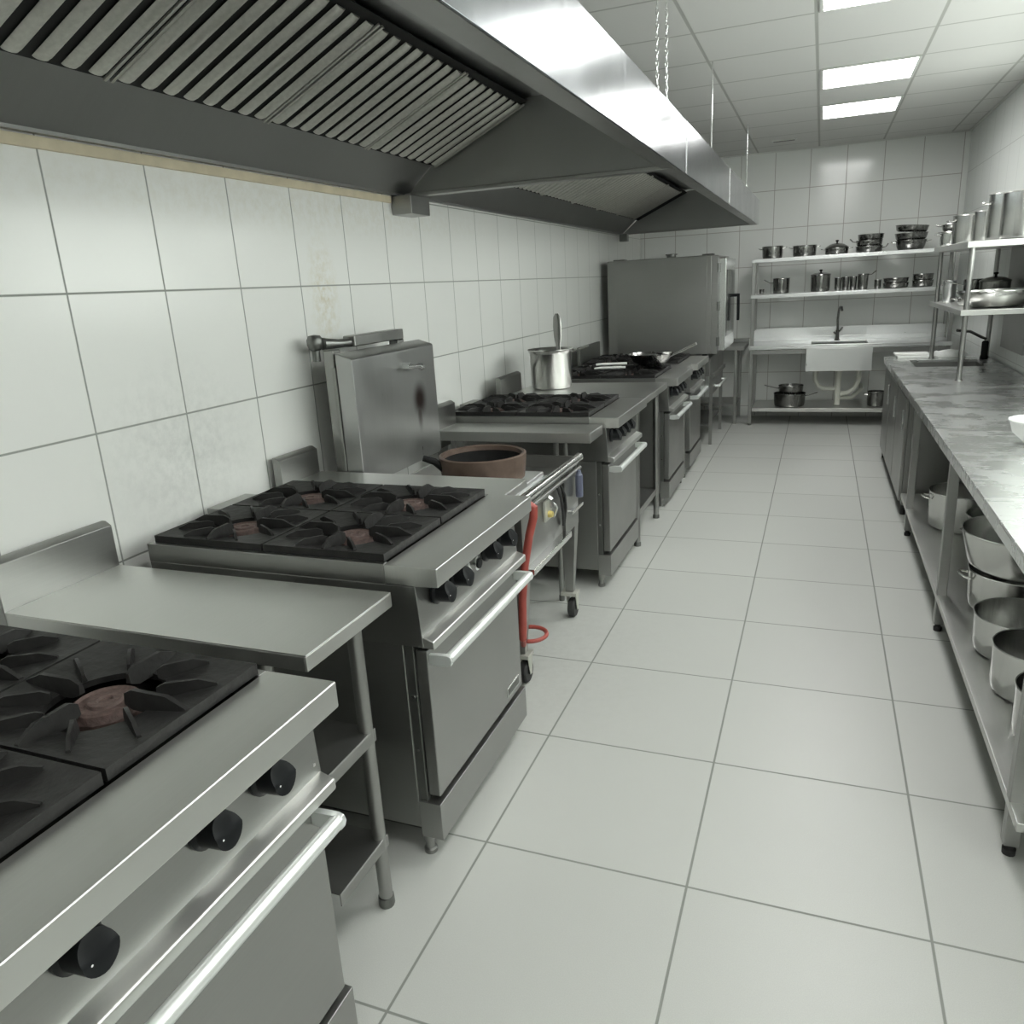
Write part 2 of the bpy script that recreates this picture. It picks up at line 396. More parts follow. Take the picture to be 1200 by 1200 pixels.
# ------------------------------------------------------------------ stoves
def hgrate(x0, y0, x1, y1, z, t, cap=True):
    """cast iron grate plate with a round opening, raised fingers and a burner below"""
    cx, cy = (x0+x1)/2, (y0+y1)/2; hx, hy = (x1-x0)/2 - .004, (y1-y0)/2 - .004
    mb = MB(); seg = 32; r = min(hx, hy) * .60
    out = []; inn = []
    for k in range(seg):
        a = 2*math.pi*(k+.5)/seg; ca, sa = math.cos(a), math.sin(a)
        s_ = min(hx/abs(ca) if abs(ca) > 1e-6 else 1e9, hy/abs(sa) if abs(sa) > 1e-6 else 1e9)
        out.append((cx+ca*s_, cy+sa*s_)); inn.append((cx+ca*r, cy+sa*r))
    out = [(cx + (hx if p[0] > cx else -hx) if abs(abs(p[0]-cx)-hx) < .03 and abs(abs(p[1]-cy)-hy) < .03 else p[0],
            cy + (hy if p[1] > cy else -hy) if abs(abs(p[0]-cx)-hx) < .03 and abs(abs(p[1]-cy)-hy) < .03 else p[1]) for p in out]
    vt = [mb.bm.verts.new((*p, z)) for p in out]; vi = [mb.bm.verts.new((*p, z-.012)) for p in inn]
    vb = [mb.bm.verts.new((*p, z-.022)) for p in out]; vj = [mb.bm.verts.new((*p, z-.024)) for p in inn]
    for k in range(seg):
        k2 = (k+1) % seg
        mb.bm.faces.new((vt[k], vt[k2], vi[k2], vi[k])); mb.bm.faces.new((vb[k2], vb[k], vj[k], vj[k2]))
        mb.bm.faces.new((vt[k2], vt[k], vb[k], vb[k2])); mb.bm.faces.new((vi[k], vi[k2], vj[k2], vj[k]))
    def fin(ax, ay, bx, by, h=.020, w=.0055, low=.1):
        h *= .8; w *= .9
        a, b_ = Vector((ax, ay, 0)), Vector((bx, by, 0)); d = (b_-a); L = d.length; d.normalize(); n = Vector((-d.y, d.x, 0))
        def sec(s0, zt, zb, ww):
            p = a + d*s0
            return [mb.bm.verts.new(p + n*q*ww + Vector((0, 0, zz))) for q, zz in ((-1.3, zb), (1.3, zb), (.75, zt), (-.75, zt))]
        secs = [sec(0, z+.002, z-.016, w), sec(L*.30, z+h*.95, z-.016, w), sec(L*.86, z+h, z-.016, w), sec(L, z+h*.55, z-.008, w*.8)]
        for s1, s2 in zip(secs, secs[1:]):
            for q in range(4): mb.bm.faces.new((s1[q], s1[(q+1) % 4], s2[(q+1) % 4], s2[q]))
        mb.bm.faces.new(list(reversed(secs[0]))); mb.bm.faces.new(secs[-1])
    for a in range(8):
        th = math.pi/4*a; ca, sa = math.cos(th), math.sin(th)
        if a % 2 == 0:
            L = hx if abs(ca) > .5 else hy
            fin(cx+ca*L*.97, cy+sa*L*.97, cx+ca*r*.52, cy+sa*r*.52, .026, .0065)
        else:
            pass
            # side ribs that splay off each corner finger
            fin(cx+(hx*.90 if ca > 0 else -hx*.90), cy+(hy*.52 if sa > 0 else -hy*.52), cx+math.copysign(r*.86, ca), cy+math.copysign(r*.34, sa), .018, .005)
            fin(cx+(hx*.50 if ca > 0 else -hx*.50), cy+(hy*.90 if sa > 0 else -hy*.90), cx+math.copysign(r*.34, ca), cy+math.copysign(r*.86, sa), .018, .005)
    g = mb.build('grate', 'iron', t)
    bz = z - .016
    MB().lathe([(0, bz-.035), (.060, bz-.035), (.064, bz-.012), (.060, bz-.004), (.058, bz+.002), (.052, bz+.005), (.047, bz+.001), (.032, bz+.001), (.029, bz+.006), (.014, bz+.006), (.011, bz+.002), (0, bz+.002)], (cx, cy, 0), 28).build('burner', 'burner_rust', t)

def knob(x, y, z, t, tilt=0, body='knob_black', r=.031, simple=False):
    """round skirt, thick barrel cut by a sloping grip face, indicator dot"""
    mb = MB()
    mb.lathe([(0, -.001), (r*1.22, -.001), (r*1.22, .006), (r*1.05, .009), (r, .012)], (x, y, z), 26, 'x')
    n = 26; a = []; b_ = []
    for k in range(n):
        th = 2*math.pi*k/n; cy, cz = math.cos(th)*r, math.sin(th)*r
        a.append(mb.bm.verts.new((x+.011, y+cy, z+cz)))
        # front face slopes: upper part is cut back
        b_.append(mb.bm.verts.new((x+.052-max(0, cz)*.60-abs(cy)*.08, y+cy*.92, z+cz*.92)))
    for k in range(n): mb.bm.faces.new((a[k], a[(k+1) % n], b_[(k+1) % n], b_[k]))
    c = mb.bm.verts.new((x+.050, y, z-.001))
    for k in range(n): mb.bm.faces.new((b_[k], b_[(k+1) % n], c))
    kb = mb.build('knob', body, t, angle=38)
    if not simple: 
        MB().lathe([(0, .0), (.0021, .0), (.0018, .0014), (0, .0018)], (x+.0485, y-r*.50, z-r*.15), 8, 'x').build('indicator_dot', 'white_dot', kb, org=t['_org'])
    return kb

def stove(dx, y0, y1, T, knobs, label, group, timer=None, kick=True, badge=False, rows=2, back=.13, handle_z=.648, riser=False):
    t = thing('gas_stove', (dx+.55, y0, 0), label, 'stove', group)
    X = lambda v: v + dx
    e = T - .925
    hz = handle_z + e
    # body
    MB().box(X(back), y0+.006, .10, X(.985), y1-.006, .69+e).build('body', 'steel_side', t, bevel=.003)
    # head: closed box below hob with control panel
    MB().prism([(X(back), .692+e), (X(1.052), .692+e), (X(1.044), .868+e), (X(back), .868+e)], y0, y1).build('control_panel', 'steel', t, bevel=.002)
    # hob rim around the grates
    hob = MB()
    hob.box(X(back), y0, .868+e, X(.955), y0+.022, T)
    hob.box(X(back), y1-.022, .868+e, X(.955), y1, T)
    hob.box(X(back), y0+.022, .868+e, X(back)+.02, y1-.022, T)
    hob.box(X(back)+.02, y0+.022, .868+e, X(.955), y1-.022, .874+e)
    hob.build('hob_frame', 'steel', t, bevel=.0015)
    MB().box(X(back)+.022, y0+.024, .8745+e, X(.953), y1-.024, .879+e).build('drip_tray', 'cavity', t)
    led = MB().prism([(X(.955), .87+e), (X(.955), T-.002), (X(.958), T), (X(1.113), T), (X(1.113), T-.054), (X(1.052), T-.057)], y0-.001, y1+.001)
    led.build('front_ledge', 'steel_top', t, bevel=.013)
    tr = MB().prism([(X(1.03), .690+e), (X(1.03), .722+e), (X(1.053), .722+e), (X(1.084), .712+e), (X(1.084), .688+e)], y0+.002, y1-.002)
    tr.build('trim_rail', 'steel_top', t, bevel=.004)
    # grates 2 x 2
    gx0, gx1 = X(back)+.015, X(.953); gy0, gy1 = y0+.012, y1-.012
    for i in range(2):
        for j in range(rows):
            hgrate(gx0+(gx1-gx0)*i/2, gy0+(gy1-gy0)*j/rows, gx0+(gx1-gx0)*(i+1)/2, gy0+(gy1-gy0)*(j+1)/rows, T+.022, t)
    for ky in knobs: knob(X(1.050), y0+ky, .818+e, t)
    if timer is not None:
        tm = MB().lathe([(0, 0), (.023, 0), (.024, .004), (.019, .008), (.019, .022), (.023, .024), (.023, .027), (.018, .029), (0, .029)], (X(1.049), y0+timer, .818+e), 26, 'x').build('timer_dial', 'steel_bright', t)
        MB().lathe([(0, .029), (.0165, .029), (.0165, .034), (0, .035)], (X(1.049), y0+timer, .818+e), 20, 'x').build('dial_face', 'knob_black', tm, org=t['_org'])
    # oven opening frame and door
    fr = MB().box(X(.985), y0+.012, .10, X(1.012), y1-.012, .688+e)
    fr.build('oven_frame', 'steel_dark', t, bevel=.002)
    for z in (.36, .53): MB().cyl((X(.998), y0+.0095, z), (X(.998), y0+.0125, z), .005, .005, 10).build('rivet', 'steel_bright', t)
    for z in (.745, .845): MB().lathe([(0, -.001), (.0048, -.001), (.0040, .002), (0, .0028)], (X(1.049), y1-.018, z+e), 10, 'x').build('screw', 'steel_bright', t)
    MB().box(X(back)-.065, y0+.33, .80, X(back)-.003, y0+.53, T+.013).build('rear_flue', 'steel', t, bevel=.003)
    d = MB().box(X(1.013), y0+.020, .208, X(1.050), y1-.020, .672+e).build('oven_door', 'steel', t, bevel=.004)
    h = MB()
    ya, yb = y0+.035, y1-.045
    xb = X(1.106)
    h.tube([(xb, ya-.004, hz), (xb, yb+.004, hz)], .0155, 16)
    for yy, sg in ((ya, 1), (yb, -1)):
        h.prism([(X(1.050), hz-.016), (X(1.050), hz+.012), (X(1.075), hz+.015), (X(1.107), hz+.0155), (X(1.117), hz+.012), (X(1.121), hz+.0), (X(1.117), hz-.014), (X(1.105), hz-.0165), (X(1.078), hz-.019)], yy-.008-.004*sg, yy+.008-.004*sg)
    h.build('handle', 'handle_alloy', d, org=t['_org'], bevel=.0015)
    if badge:
        bd = MB().box(X(1.050), y1-.165, .232, X(1.0525), y1-.052, .268)
        bo = bd.build('badge', 'steel_bright', d, org=t['_org'], bevel=.001)
        MB().box(X(1.0525), y1-.160, .237, X(1.0532), y1-.057, .263).build('badge_face', 'steel_dark', t)
    if kick:
        MB().box(X(.986), y0+.004, .072, X(1.056), y1-.004, .192).build('kick_panel', 'steel', t, bevel=.002)
    for lx in (X(back)+.06, X(1.005)-.012):
        for ly in (y0+.035, y1-.035):
            MB().lathe([(0, 0), (.020, 0), (.020, .012), (.014, .016), (.014, .040), (.019, .044), (.019, .10), (0, .10)], (lx, ly, 0), 14).build('leg', 'steel_side' if kick else 'steel', t)
    if riser:
        MB().box(X(back)-.03, y0, .80, X(back)-.002, y1, T+.15).build('back_riser', 'steel_dark', t, bevel=.002)
    return t
G = 'gas stoves in the row along the left wall'
stove(.085, .33, 1.065, .928, (.20, .44, .58), 'nearest gas stove, cut by the lower left corner of the photo', G)
stove(0.0, 1.655, 2.375, .925, (.105, .225, .455, .585), 'second gas stove, black knobs and small dark badge on its oven door', G, timer=.335, badge=True)
stove(-.04, 3.82, 4.52, .945, (.09, .20, .31, .42), 'third gas stove, joined to the counter with the tall pot', G)
stove(-.01, 5.44, 6.12, .942, (.10, .22, .34, .46), 'fourth gas stove, the one under the wok', G)
stove(-.01, 6.41, 7.07, .938, (.10, .22, .34, .46), 'farthest gas stove, between the wok and the tall oven', G, riser=True)

# ------------------------------------------------------------------ infill tables of the cooking line
def infill(name, y0, y1, x0, x1, z, th, label, cat, group=None, splash=None, legs=(), shelves=(), shelf_y=None, legr=.019, side=False):
    t = thing(name, ((x0+x1)/2, y0, 0), label, cat, group)
    top = MB().box(x0, y0, z-.004, x1, y1, z)
    top.box(x1-.004, y0, z-th, x1, y1, z-.004); top.box(x0, y0, z-th, x0+.004, y1, z-.004)
    top.box(x0+.004, y0, z-th, x1-.004, y0+.004, z-.004); top.box(x0+.004, y1-.004, z-th, x1-.004, y1, z-.004)
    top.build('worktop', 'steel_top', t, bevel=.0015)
    if splash:
        a, b_, h = splash
        MB().prism([(x0-.035, z-.10), (x0+.0, z-.10), (x0+.0, z+h-.012), (x0-.020, z+h), (x0-.035, z+h)], a, b_).build('splashback', 'steel', t, bevel=.002)
    for lx, ly in legs:
        MB().tube([(lx, ly, .02), (lx, ly, z-.005)], legr, 16).build('leg', 'steel', t)
        MB().lathe([(0, 0), (legr*1.1, 0), (legr*1.2, .006), (legr*1.15, .03), (0, .03)], (lx, ly, 0), 14).build('foot', 'steel_dark', t)
    for sz in shelves:
        a, b_ = shelf_y
        s_ = MB().box(x0+.02, a, sz-.004, x1-.01, b_, sz); s_.box(x1-.014, a, sz-.036, x1-.01, b_, sz-.004)
        s_.box(x0+.02, a, sz-.036, x0+.024, b_, sz-.004)
        s_.build('shelf', 'steel_side', t, bevel=.001)
    return t
infill('side_table', 1.235, 1.605, .060, 1.0, .870, .040, 'narrow steel side table with low splashback between the two nearest stoves', 'table',
       splash=(1.235, 1.605, .138), legs=((.972, 1.462), (.10, 1.462), (.860, 1.262), (.10, 1.262)), shelves=(.545, .222), shelf_y=(1.25, 1.478))
infill('filler_table', 2.405, 2.665, .062, .992, .908, .030, 'narrow steel strip counter between the second stove and the raised lid', 'table',
       splash=(2.405, 2.655, .112), legs=((.92, 2.46), (.12, 2.46), (.92, 2.62), (.12, 2.62)), legr=.014)
infill('filler_table', 3.555, 3.80, .165, .992, .912, .050, 'steel strip counter on legs between the wheeled pan and the third stove', 'table',
       splash=(3.56, 3.80, .125), legs=((.80, 3.61), (.23, 3.61), (.80, 3.76), (.23, 3.76)), legr=.013)
# open cabinet attached to third stove
t = thing('open_cabinet', (.6, 4.53, 0), 'open steel cabinet with empty shelf under the tall lidless pot', 'cabinet')
MB().box(.145, 4.525, .941, 1.070, 5.215, .945).box(1.066, 4.525, .905, 1.070, 5.215, .941).box(.145, 5.211, .905, 1.066, 5.215, .941).build('worktop', 'steel_top', t, bevel=.0015)
MB().box(.16, 4.527, .16, .98, 4.540, .90).build('side_panel', 'steel_side', t)
MB().box(.16, 5.185, .16, .98, 5.198, .90).build('side_panel', 'steel_side', t)
MB().box(.16, 4.54, .16, .172, 5.185, .90).build('back_panel', 'steel_dark', t)
MB().box(.172, 4.54, .195, 1.0, 5.165, .215).box(.98, 4.54, .17, 1.0, 5.165, .195).build('shelf', 'steel', t, bevel=.001)
MB().prism([(.11, .88), (.143, .88), (.143, 1.055), (.125, 1.068), (.11, 1.068)], 4.53, 4.90).build('splashback', 'steel_side', t, bevel=.002)
for lx, ly in ((1.0, 5.175), (.19, 5.175), (.19, 4.56), (1.0, 4.56)):
    MB().tube([(lx, ly, .02), (lx, ly, .905)], .019, 4 if 0 else 14).build('leg', 'steel', t)
    MB().lathe([(0, 0), (.022, 0), (.023, .02), (.018, .03), (0, .03)], (lx, ly, 0), 14).build('foot', 'steel_dark', t)
infill('filler_table', 6.135, 6.395, .13, 1.05, .935, .04, 'small steel strip counter between the fourth and farthest stoves', 'table',
       legs=((1.0, 6.17), (.18, 6.17), (1.0, 6.36), (.18, 6.36)), legr=.014)

# ------------------------------------------------------------------ wheeled tilting pan with its lid raised
t = thing('braising_pan_trolley', (.55, 2.70, 0), 'wheeled steel braising pan with its burnt lid standing open', 'braising pan')
TY0, TY1 = 2.69, 3.46
tub = MB()
tub.box(.30, TY0, .50, .95, TY0+.014, .822); tub.box(.30, TY1-.014, .50, .95, TY1, .822)
tub.box(.30, TY0+.014, .50, .314, TY1-.014, .822)
tub.box(.314, TY0+.014, .755, .936, TY1-.014, .765)
tub.build('pan_tub', 'steel', t, bevel=.002)
MB().box(.936, TY0+.014, .50, .950, TY1-.25, .772).build('front_panel', 'steel', t, bevel=.002)
MB().tube([(.965, TY0-.02, .818), (.965, TY1-.005, .818)], .020, 18).build('rim_rail', 'steel_bright', t)
fr = MB().tube([(.972, TY0-.01, .772), (.972, TY1-.02, .772)], .008, 12)
fr.build('lower_rail', 'steel', t)
MB().box(.935, TY0+.02, .495, .990, TY1-.24, .522).build('drip_ledge', 'steel_bright', t, bevel=.004)
MB().box(.935, TY1-.19, .585, .985, TY1-.02, .603).build('hose_bracket', 'steel_bright', t, bevel=.004)
MB().box(.956, TY1-.235, .50, .960, TY1-.03, .77).build('side_plate', 'steel', t)
for (ly, w) in ((TY0+.045, .026), (TY1-.03, .024)):
    for lx in (.905, .36):
        MB().hexa([(lx-.020, ly-w*.6, .135), (lx+.020, ly-w*.6, .135), (lx+.020, ly+w*.6, .135), (lx-.020, ly+w*.6, .135),
                   (lx-.030, ly-w*1.3, .50), (lx+.045, ly-w*1.3, .50), (lx+.045, ly+w*1.3, .50), (lx-.030, ly+w*1.3, .50)]).build('leg', 'steel', t, bevel=.002)
        cs = MB()
        cs.box(lx-.040, ly-.034, .118, lx+.040, ly+.034, .136)
        for xx in (lx-.014, lx+.033): cs.prism([(ly-.028, .119), (ly+.022, .119), (ly+.010, .040), (ly-.010, .040)], xx, xx+.005, 'x')
        cf = cs.build('caster_fork', 'zinc', t, bevel=.002)
        w_ = MB(); c = (lx+.012, ly, .050); n = 28
        prof = [(.012, -.017), (.044, -.017), (.050, -.010), (.050, .010), (.044, .017), (.012, .017)]
        rings = []
        for r_, hh in prof:
            rings.append([w_.bm.verts.new((c[0]+hh, c[1]+r_*math.cos(2*math.pi*k/n), c[2]+r_*math.sin(2*math.pi*k/n))) for k in range(n)])
        for q in range(len(rings)):
            a_, b_ = rings[q], rings[(q+1) % len(rings)]
            for k in range(n): w_.bm.faces.new((a_[k], a_[(k+1) % n], b_[(k+1) % n], b_[k]))
        w_.build('wheel', 'rubber', cf, org=t['_org'])
# lid
lx = .262
lid = MB().prism([(.185, .84), (.262, .84), (.262, 1.366), (.256, 1.372), (.185, 1.395)], 2.680, 3.405)
LID = lid.build('lid', 'lid_steel', t, bevel=.004)
MB().box(.168, 2.672, .84, .1845, 3.40, 1.335).build('lid_flange', 'steel_side', t, bevel=.002)
hd = MB()
hd.box(.262, 3.085, 1.285, .300, 3.105, 1.310); hd.tube([(.300, 3.06, 1.297), (.304, 3.18, 1.288)], .011, 12)
hd.lathe([(0, 0), (.014, 0), (.016, .01), (.010, .022), (0, .024)], (.296, 3.185, 1.283), 14, 'x')
hd.build('lid_handle', 'steel_bright', LID, org=t['_org'])
MB().lathe([(0, 1.36), (.016, 1.362), (.016, 1.405), (.026, 1.412), (.033, 1.43), (.033, 1.45), (.024, 1.466), (0, 1.47)], (.085, 2.70, 0), 18).build('hinge_pivot', 'steel_dark', t)
MB().tube([(.11, 2.715, 1.432), (.13, 2.80, 1.425), (.135, 2.872, 1.425)], [.024, .018, .018], 14).build('hinge_shaft', 'steel', t)
MB().box(.105, 2.873, 1.405, .165, 3.30, 1.452).box(.115, 2.70, .86, .165, 2.76, 1.405).box(.115, 3.24, .86, .165, 3.30, 1.405).build('hinge_beam', 'steel', t, bevel=.006)
# object space of the lid is the trolley's base: y 2.70 -> 0
nt, b, old, blob = LID_STAIN
k1 = blob(3.225-2.70, 1.13, .085, .105, .8); k2 = blob(3.215-2.70, 1.075, .035, .12, .8)
k = math_n(nt, 'MAXIMUM', k1, math_n(nt, 'MULTIPLY', k2, .8)); k = math_n(nt, 'MULTIPLY', k, .95)
c = mixc(nt, k, old, (.055, .030, .026))
nt.links.new(c, b.inputs['Base Color'])
# fittings at the front
MB().box(.951, 2.945, .645, .962, 3.035, .735).build('valve_plate', 'zinc', t, bevel=.002)
MB().lathe([(0, 0), (.014, 0), (.016, .008), (.012, .020), (0, .022)], (.962, 2.985, .672), 16, 'x').build('brass_valve', 'brass', t)
vv = MB().tube([(.965, 3.02, .715), (.978, 3.03, .700), (.975, 3.06, .680), (.965, 3.05, .64)], .007, 10)
vv.tube([(.962, 2.99, .745), (.975, 2.99, .735), (.975, 2.995, .700)], .010, 10)
vv.build('valve_pipe', 'steel_bright', t)
hs = MB().tube([(.962, 3.12, .755), (.970, 3.14, .70), (.968, 3.17, .62), (.962, 3.185, .56)], .007, 10)
hs.tube([(.965, 3.155, .755), (.974, 3.185, .70), (.972, 3.20, .64), (.962, 3.195, .56)], .006, 10)
hs.build('black_hose', 'rubber', t)
MB().lathe([(0, 0), (.017, 0), (.018, .02), (.018, .105), (.012, .112), (.010, .128), (0, .130)], (.985, 3.375, .645), 18).build('filter_cylinder', 'blue_grey', t)
# red hose from under the strip counter down to the floor and round the caster
pts = []
P0 = [(.96, 2.645, .80), (1.0, 2.645, .815), (1.022, 2.645, .80), (1.018, 2.645, .76), (.998, 2.645, .69), (.972, 2.645, .56), (.955, 2.645, .42), (.945, 2.65, .24)]
hose = MB().tube(P0, .0165, 12)
def arc(cx, cy, z, r, a0, a1, n):
    return [(cx + r*math.cos(R(a0+(a1-a0)*k/n)), cy + r*math.sin(R(a0+(a1-a0)*k/n)), z) for k in range(n+1)]
ring = arc(.915, 2.81, .185, .072, -85, 120, 16)
hose2 = MB().tube([(.945, 2.65, .24), (.93, 2.69, .195)] + ring, [.012]*2 + [.009]*17, 10)
hh = hose.build('gas_hose', 'hose_red', t); hh['label'] = 'red rubber gas hose'
h2 = hose2.build('hose_loop', 'hose_red', hh, org=t['_org'])

# rusty cast iron ring pan on a light stand, resting in the tub
t = thing('cast_iron_pan', (.665, 3.00, .766), 'rusty brown cast iron pan with a dark inside, standing on the wheeled braising pan', 'pan')
MB().lathe([(0, .812), (.165, .812), (.180, .822), (.186, .86), (.190, .905), (.190, .925), (.182, .930), (.172, .925), (.168, .85), (.15, .825), (0, .822)], (.665, 3.00, 0), 48).build('pan_body', 'pan_rust', t)
MB().lathe([(0, .8225), (.149, .8255), (.1675, .85), (.170, .905)], (.665, 3.00, .001), 48).build('pan_inside', 'iron_black', t)
MB().tube([(.53, 2.89, .88), (.50, 2.865, .915), (.46, 2.84, .935)], [.018, .015, .013], 10).build('handle', 'iron_black', t)
t2 = MB().box(.45, 2.80, .766, .90, 3.20, .790).box(.47, 2.82, .79, .88, 3.18, .811)
tag(t2.build('pan_stand', 'sink_steel', org=(.67, 3.0, .766), bevel=.006), 'pale metal base plate under the rusty cast iron pan', 'stand')

# ------------------------------------------------------------------ oven at the end of the line
OY0, OY1 = 7.52, 8.40
t = thing('oven_stand', (.6, 7.5, 0), 'steel stand with a rail handle and thin legs under the tall oven', 'stand')
MB().box(.10, OY0-.01, .845, 1.06, 8.62, .870).box(1.02, OY0-.01, .70, 1.06, 8.62, .845).build('top_frame', 'steel_side', t, bevel=.003)
MB().box(1.06, 7.70, .665, 1.085, 8.60, .705).build('trim_rail', 'steel', t, bevel=.004)
MB().tube([(1.06, 7.95, .555), (1.10, 7.95, .555), (1.10, 8.50, .555), (1.06, 8.50, .555)], .013, 12).build('handle', 'handle_alloy', t)
MB().box(1.035, 7.72, .50, 1.06, 8.58, .70).build('front_apron', 'steel_side', t)
for lx, ly in ((1.045, 7.74), (1.045, 8.56), (.14, 7.74), (.14, 8.56)):
    MB().box(lx-.016, ly-.016, 0, lx+.016, ly+.016, .845).build('leg', 'steel', t, bevel=.002)
MB().box(.14, 7.72, .19, 1.03, 8.58, .21).build('shelf', 'steel_dark', t)
t = thing('combi_oven', (.6, OY0, .872), 'tall grey box oven with an upright black door handle', 'oven')
MB().box(.085, OY0, .905, 1.060, OY1, 1.795).build('housing', 'steel_side', t, bevel=.006)
MB().box(1.060, OY0+.004, .905, 1.120, OY1-.004, 1.79).build('front_frame', 'steel', t, bevel=.004)
MB().box(.17, OY0-.004, .93, 1.02, OY0-.0005, 1.77).build('side_cover', 'steel_side', t, bevel=.0015)
dr = MB().box(1.122, OY0+.03, .94, 1.185, OY1-.02, 1.765).build('door', 'steel_bright', t, bevel=.005)
MB().box(1.185, OY0+.12, 1.06, 1.188, OY1-.12, 1.66).build('door_glass', 'glass_dark', dr, org=t['_org'])
hd = MB().box(1.185, OY1-.17, 1.40, 1.235, OY1-.13, 1.43); hd.box(1.222, OY1-.175, 1.17, 1.248, OY1-.125, 1.43)
hd.build('door_handle', 'knob_black', dr, org=t['_org'], bevel=.006)
hg = MB()
for z in (1.02, 1.34, 1.68): hg.cyl((1.120, OY0+.012, z-.04), (1.120, OY0+.012, z+.04), .014)
hg.build('hinge', 'steel_dark', t)
MB().lathe([(0, 0), (.055, 0), (.055, .008), (.045, .010), (.045, .030), (.058, .032), (.058, .042), (0, .046)], (.62, 7.95, 1.795), 24).build('vent_cap', 'steel_dark', t)
MB().box(.14, OY0+.02, 1.795, .25, OY0+.12, 1.806).box(.97, OY0+.02, 1.795, 1.07, OY0+.12, 1.808).build('top_bracket', 'steel_dark', t, bevel=.002)
for lx, ly in ((.14, OY0+.06), (1.0, OY0+.06), (.14, OY1-.06), (1.0, OY1-.06)):
    MB().cyl((lx, ly, .8705), (lx, ly, .905), .022).build('foot', 'rubber', t)

# small table in the corner between oven and sink unit
t = thing('corner_table', (1.1, 8.85, 0), 'small steel table with an undershelf squeezed between the oven and the sink table', 'table')
MB().box(.62, 8.86, .815, 1.255, 9.425, .855).build('worktop', 'steel', t, bevel=.002)
MB().box(.62, 9.40, .856, 1.255, 9.43, .905).build('splashback', 'steel_bright', t, bevel=.002)
MB().box(.66, 8.90, .20, 1.18, 9.40, .23).build('shelf', 'steel_side', t, bevel=.002)
for lx, ly in ((1.165, 8.90), (.67, 8.90), (1.165, 9.38), (.67, 9.38)):
    MB().box(lx-.017, ly-.017, 0, lx+.017, ly+.017, .815).build('leg', 'steel', t, bevel=.002)

# ------------------------------------------------------------------ sink table with overshelves at the back wall
t = thing('sink_table', (2.2, 8.8, 0), 'steel sink table with two long shelves above it on the back wall', 'sink table')
BX0, BX1, BY0, BY1 = 1.305, 3.235, 8.785, 9.435
sx0, sx1, sy0, sy1 = 1.93, 2.48, 8.86, 9.24
wt = MB().box(BX0, BY0, .842, BX1, sy0, .862).box(BX0, sy1, .842, BX1, BY1, .862).box(BX0, sy0, .842, sx0, sy1, .862).box(sx1, sy0, .842, BX1, sy1, .862)
wt.box(BX0, BY0, .822, BX1, BY0+.02, .842)
wt.build('worktop', 'sink_steel', t, bevel=.003)
MB().box(BX0+.03, BY0+.01, .772, 1.885, BY0+.03, .815).build('apron', 'steel', t, bevel=.002)
MB().box(2.525, BY0+.01, .772, BX1-.03, BY0+.03, .815).build('apron', 'steel', t, bevel=.002)
MB().box(BX0, BY1-.028, .863, BX1, BY1-.004, 1.005).box(BX0, BY1-.045, .863, BX1, BY1-.029, .905).build('splashback', 'sink_steel', t, bevel=.002)
bs = MB().box(1.885, BY0+.004, .585, 2.525, BY0+.018, .8215).box(1.885, 9.27, .585, 2.525, 9.284, .8215)
bs.box(1.885, BY0+.018, .585, 1.899, 9.27, .8215).box(2.511, BY0+.018, .585, 2.525, 9.27, .8215).box(1.899, BY0+.018, .585, 2.511, 9.27, .60)
bs.build('sink_basin', 'sink_steel', t, bevel=.003)
pp = MB()
def pipe(path, r): pp.tube(path, r, 12)
pipe([(2.22, 9.02, .584), (2.22, 9.02, .20)], .030)
pipe([(2.22, 9.02, .565), (2.22, 9.02, .535)], .036)
pipe([(1.99, 9.05, .584), (1.99, 9.05, .47), (2.02, 9.05, .40), (2.08, 9.05, .37), (2.22, 9.03, .37)], .025)
pipe([(2.42, 9.05, .584), (2.42, 9.05, .46), (2.39, 9.04, .38), (2.33, 9.03, .33), (2.22, 9.03, .31)], .025)
pipe([(2.22, 9.05, .27), (2.36, 9.12, .26), (2.46, 9.20, .34), (2.46, 9.42, .36)], .022)
pp.build('drain_pipe', 'pipe_white', t)
MB().box(BX0+.05, BY0+.02, .152, BX1-.03, 9.40, .192).build('lower_shelf', 'steel_top', t, bevel=.003)
for lx in (BX0+.028, BX1-.03):
    MB().box(lx-.018, BY0-.001+.02, 0.02, lx+.018, BY0+.055, 1.715).build('front_post', 'steel', t, bevel=.002)
    MB().box(lx-.018, 9.36, 0.02, lx+.018, 9.395, .842).build('rear_leg', 'steel', t, bevel=.002)
    MB().lathe([(0, 0), (.016, 0), (.018, .012), (.013, .02), (0, .02)], (lx, BY0+.037, 0), 12).build('foot', 'steel_dark', t)
for z in (1.392, 1.752):
    MB().box(BX0+.005, BY0, z-.038, BX1, 9.225, z).build('upper_shelf', 'sink_steel', t, bevel=.003)
for lx in (BX0+.028, BX1-.03):
    MB().box(lx-.015, 9.19, 1.006, lx+.015, 9.22, 1.715).build('rear_post', 'steel', t, bevel=.002)
tap = thing('sink_tap', (2.19, 9.30, .863), 'tall chrome mixer tap behind the sink on the back wall', 'tap')
MB().lathe([(0, 0), (.030, 0), (.030, .008), (.020, .014), (.017, .09), (.020, .10), (.012, .115), (0, .115)], (2.19, 9.30, .863), 18).build('base', 'pot_dark', tap)
MB().tube([(2.19, 9.30, .97), (2.185, 9.30, 1.08), (2.19, 9.29, 1.17), (2.20, 9.26, 1.215), (2.215, 9.21, 1.215), (2.22, 9.18, 1.18)], .0115, 12).build('spout', 'pot_dark', tap)
MB().tube([(2.19, 9.30, .94), (2.225, 9.29, .975), (2.235, 9.27, 1.0)], .009, 10).tube([(2.19, 9.30, .92), (2.15, 9.29, .95)], .009, 10).build('lever', 'pot_dark', tap)

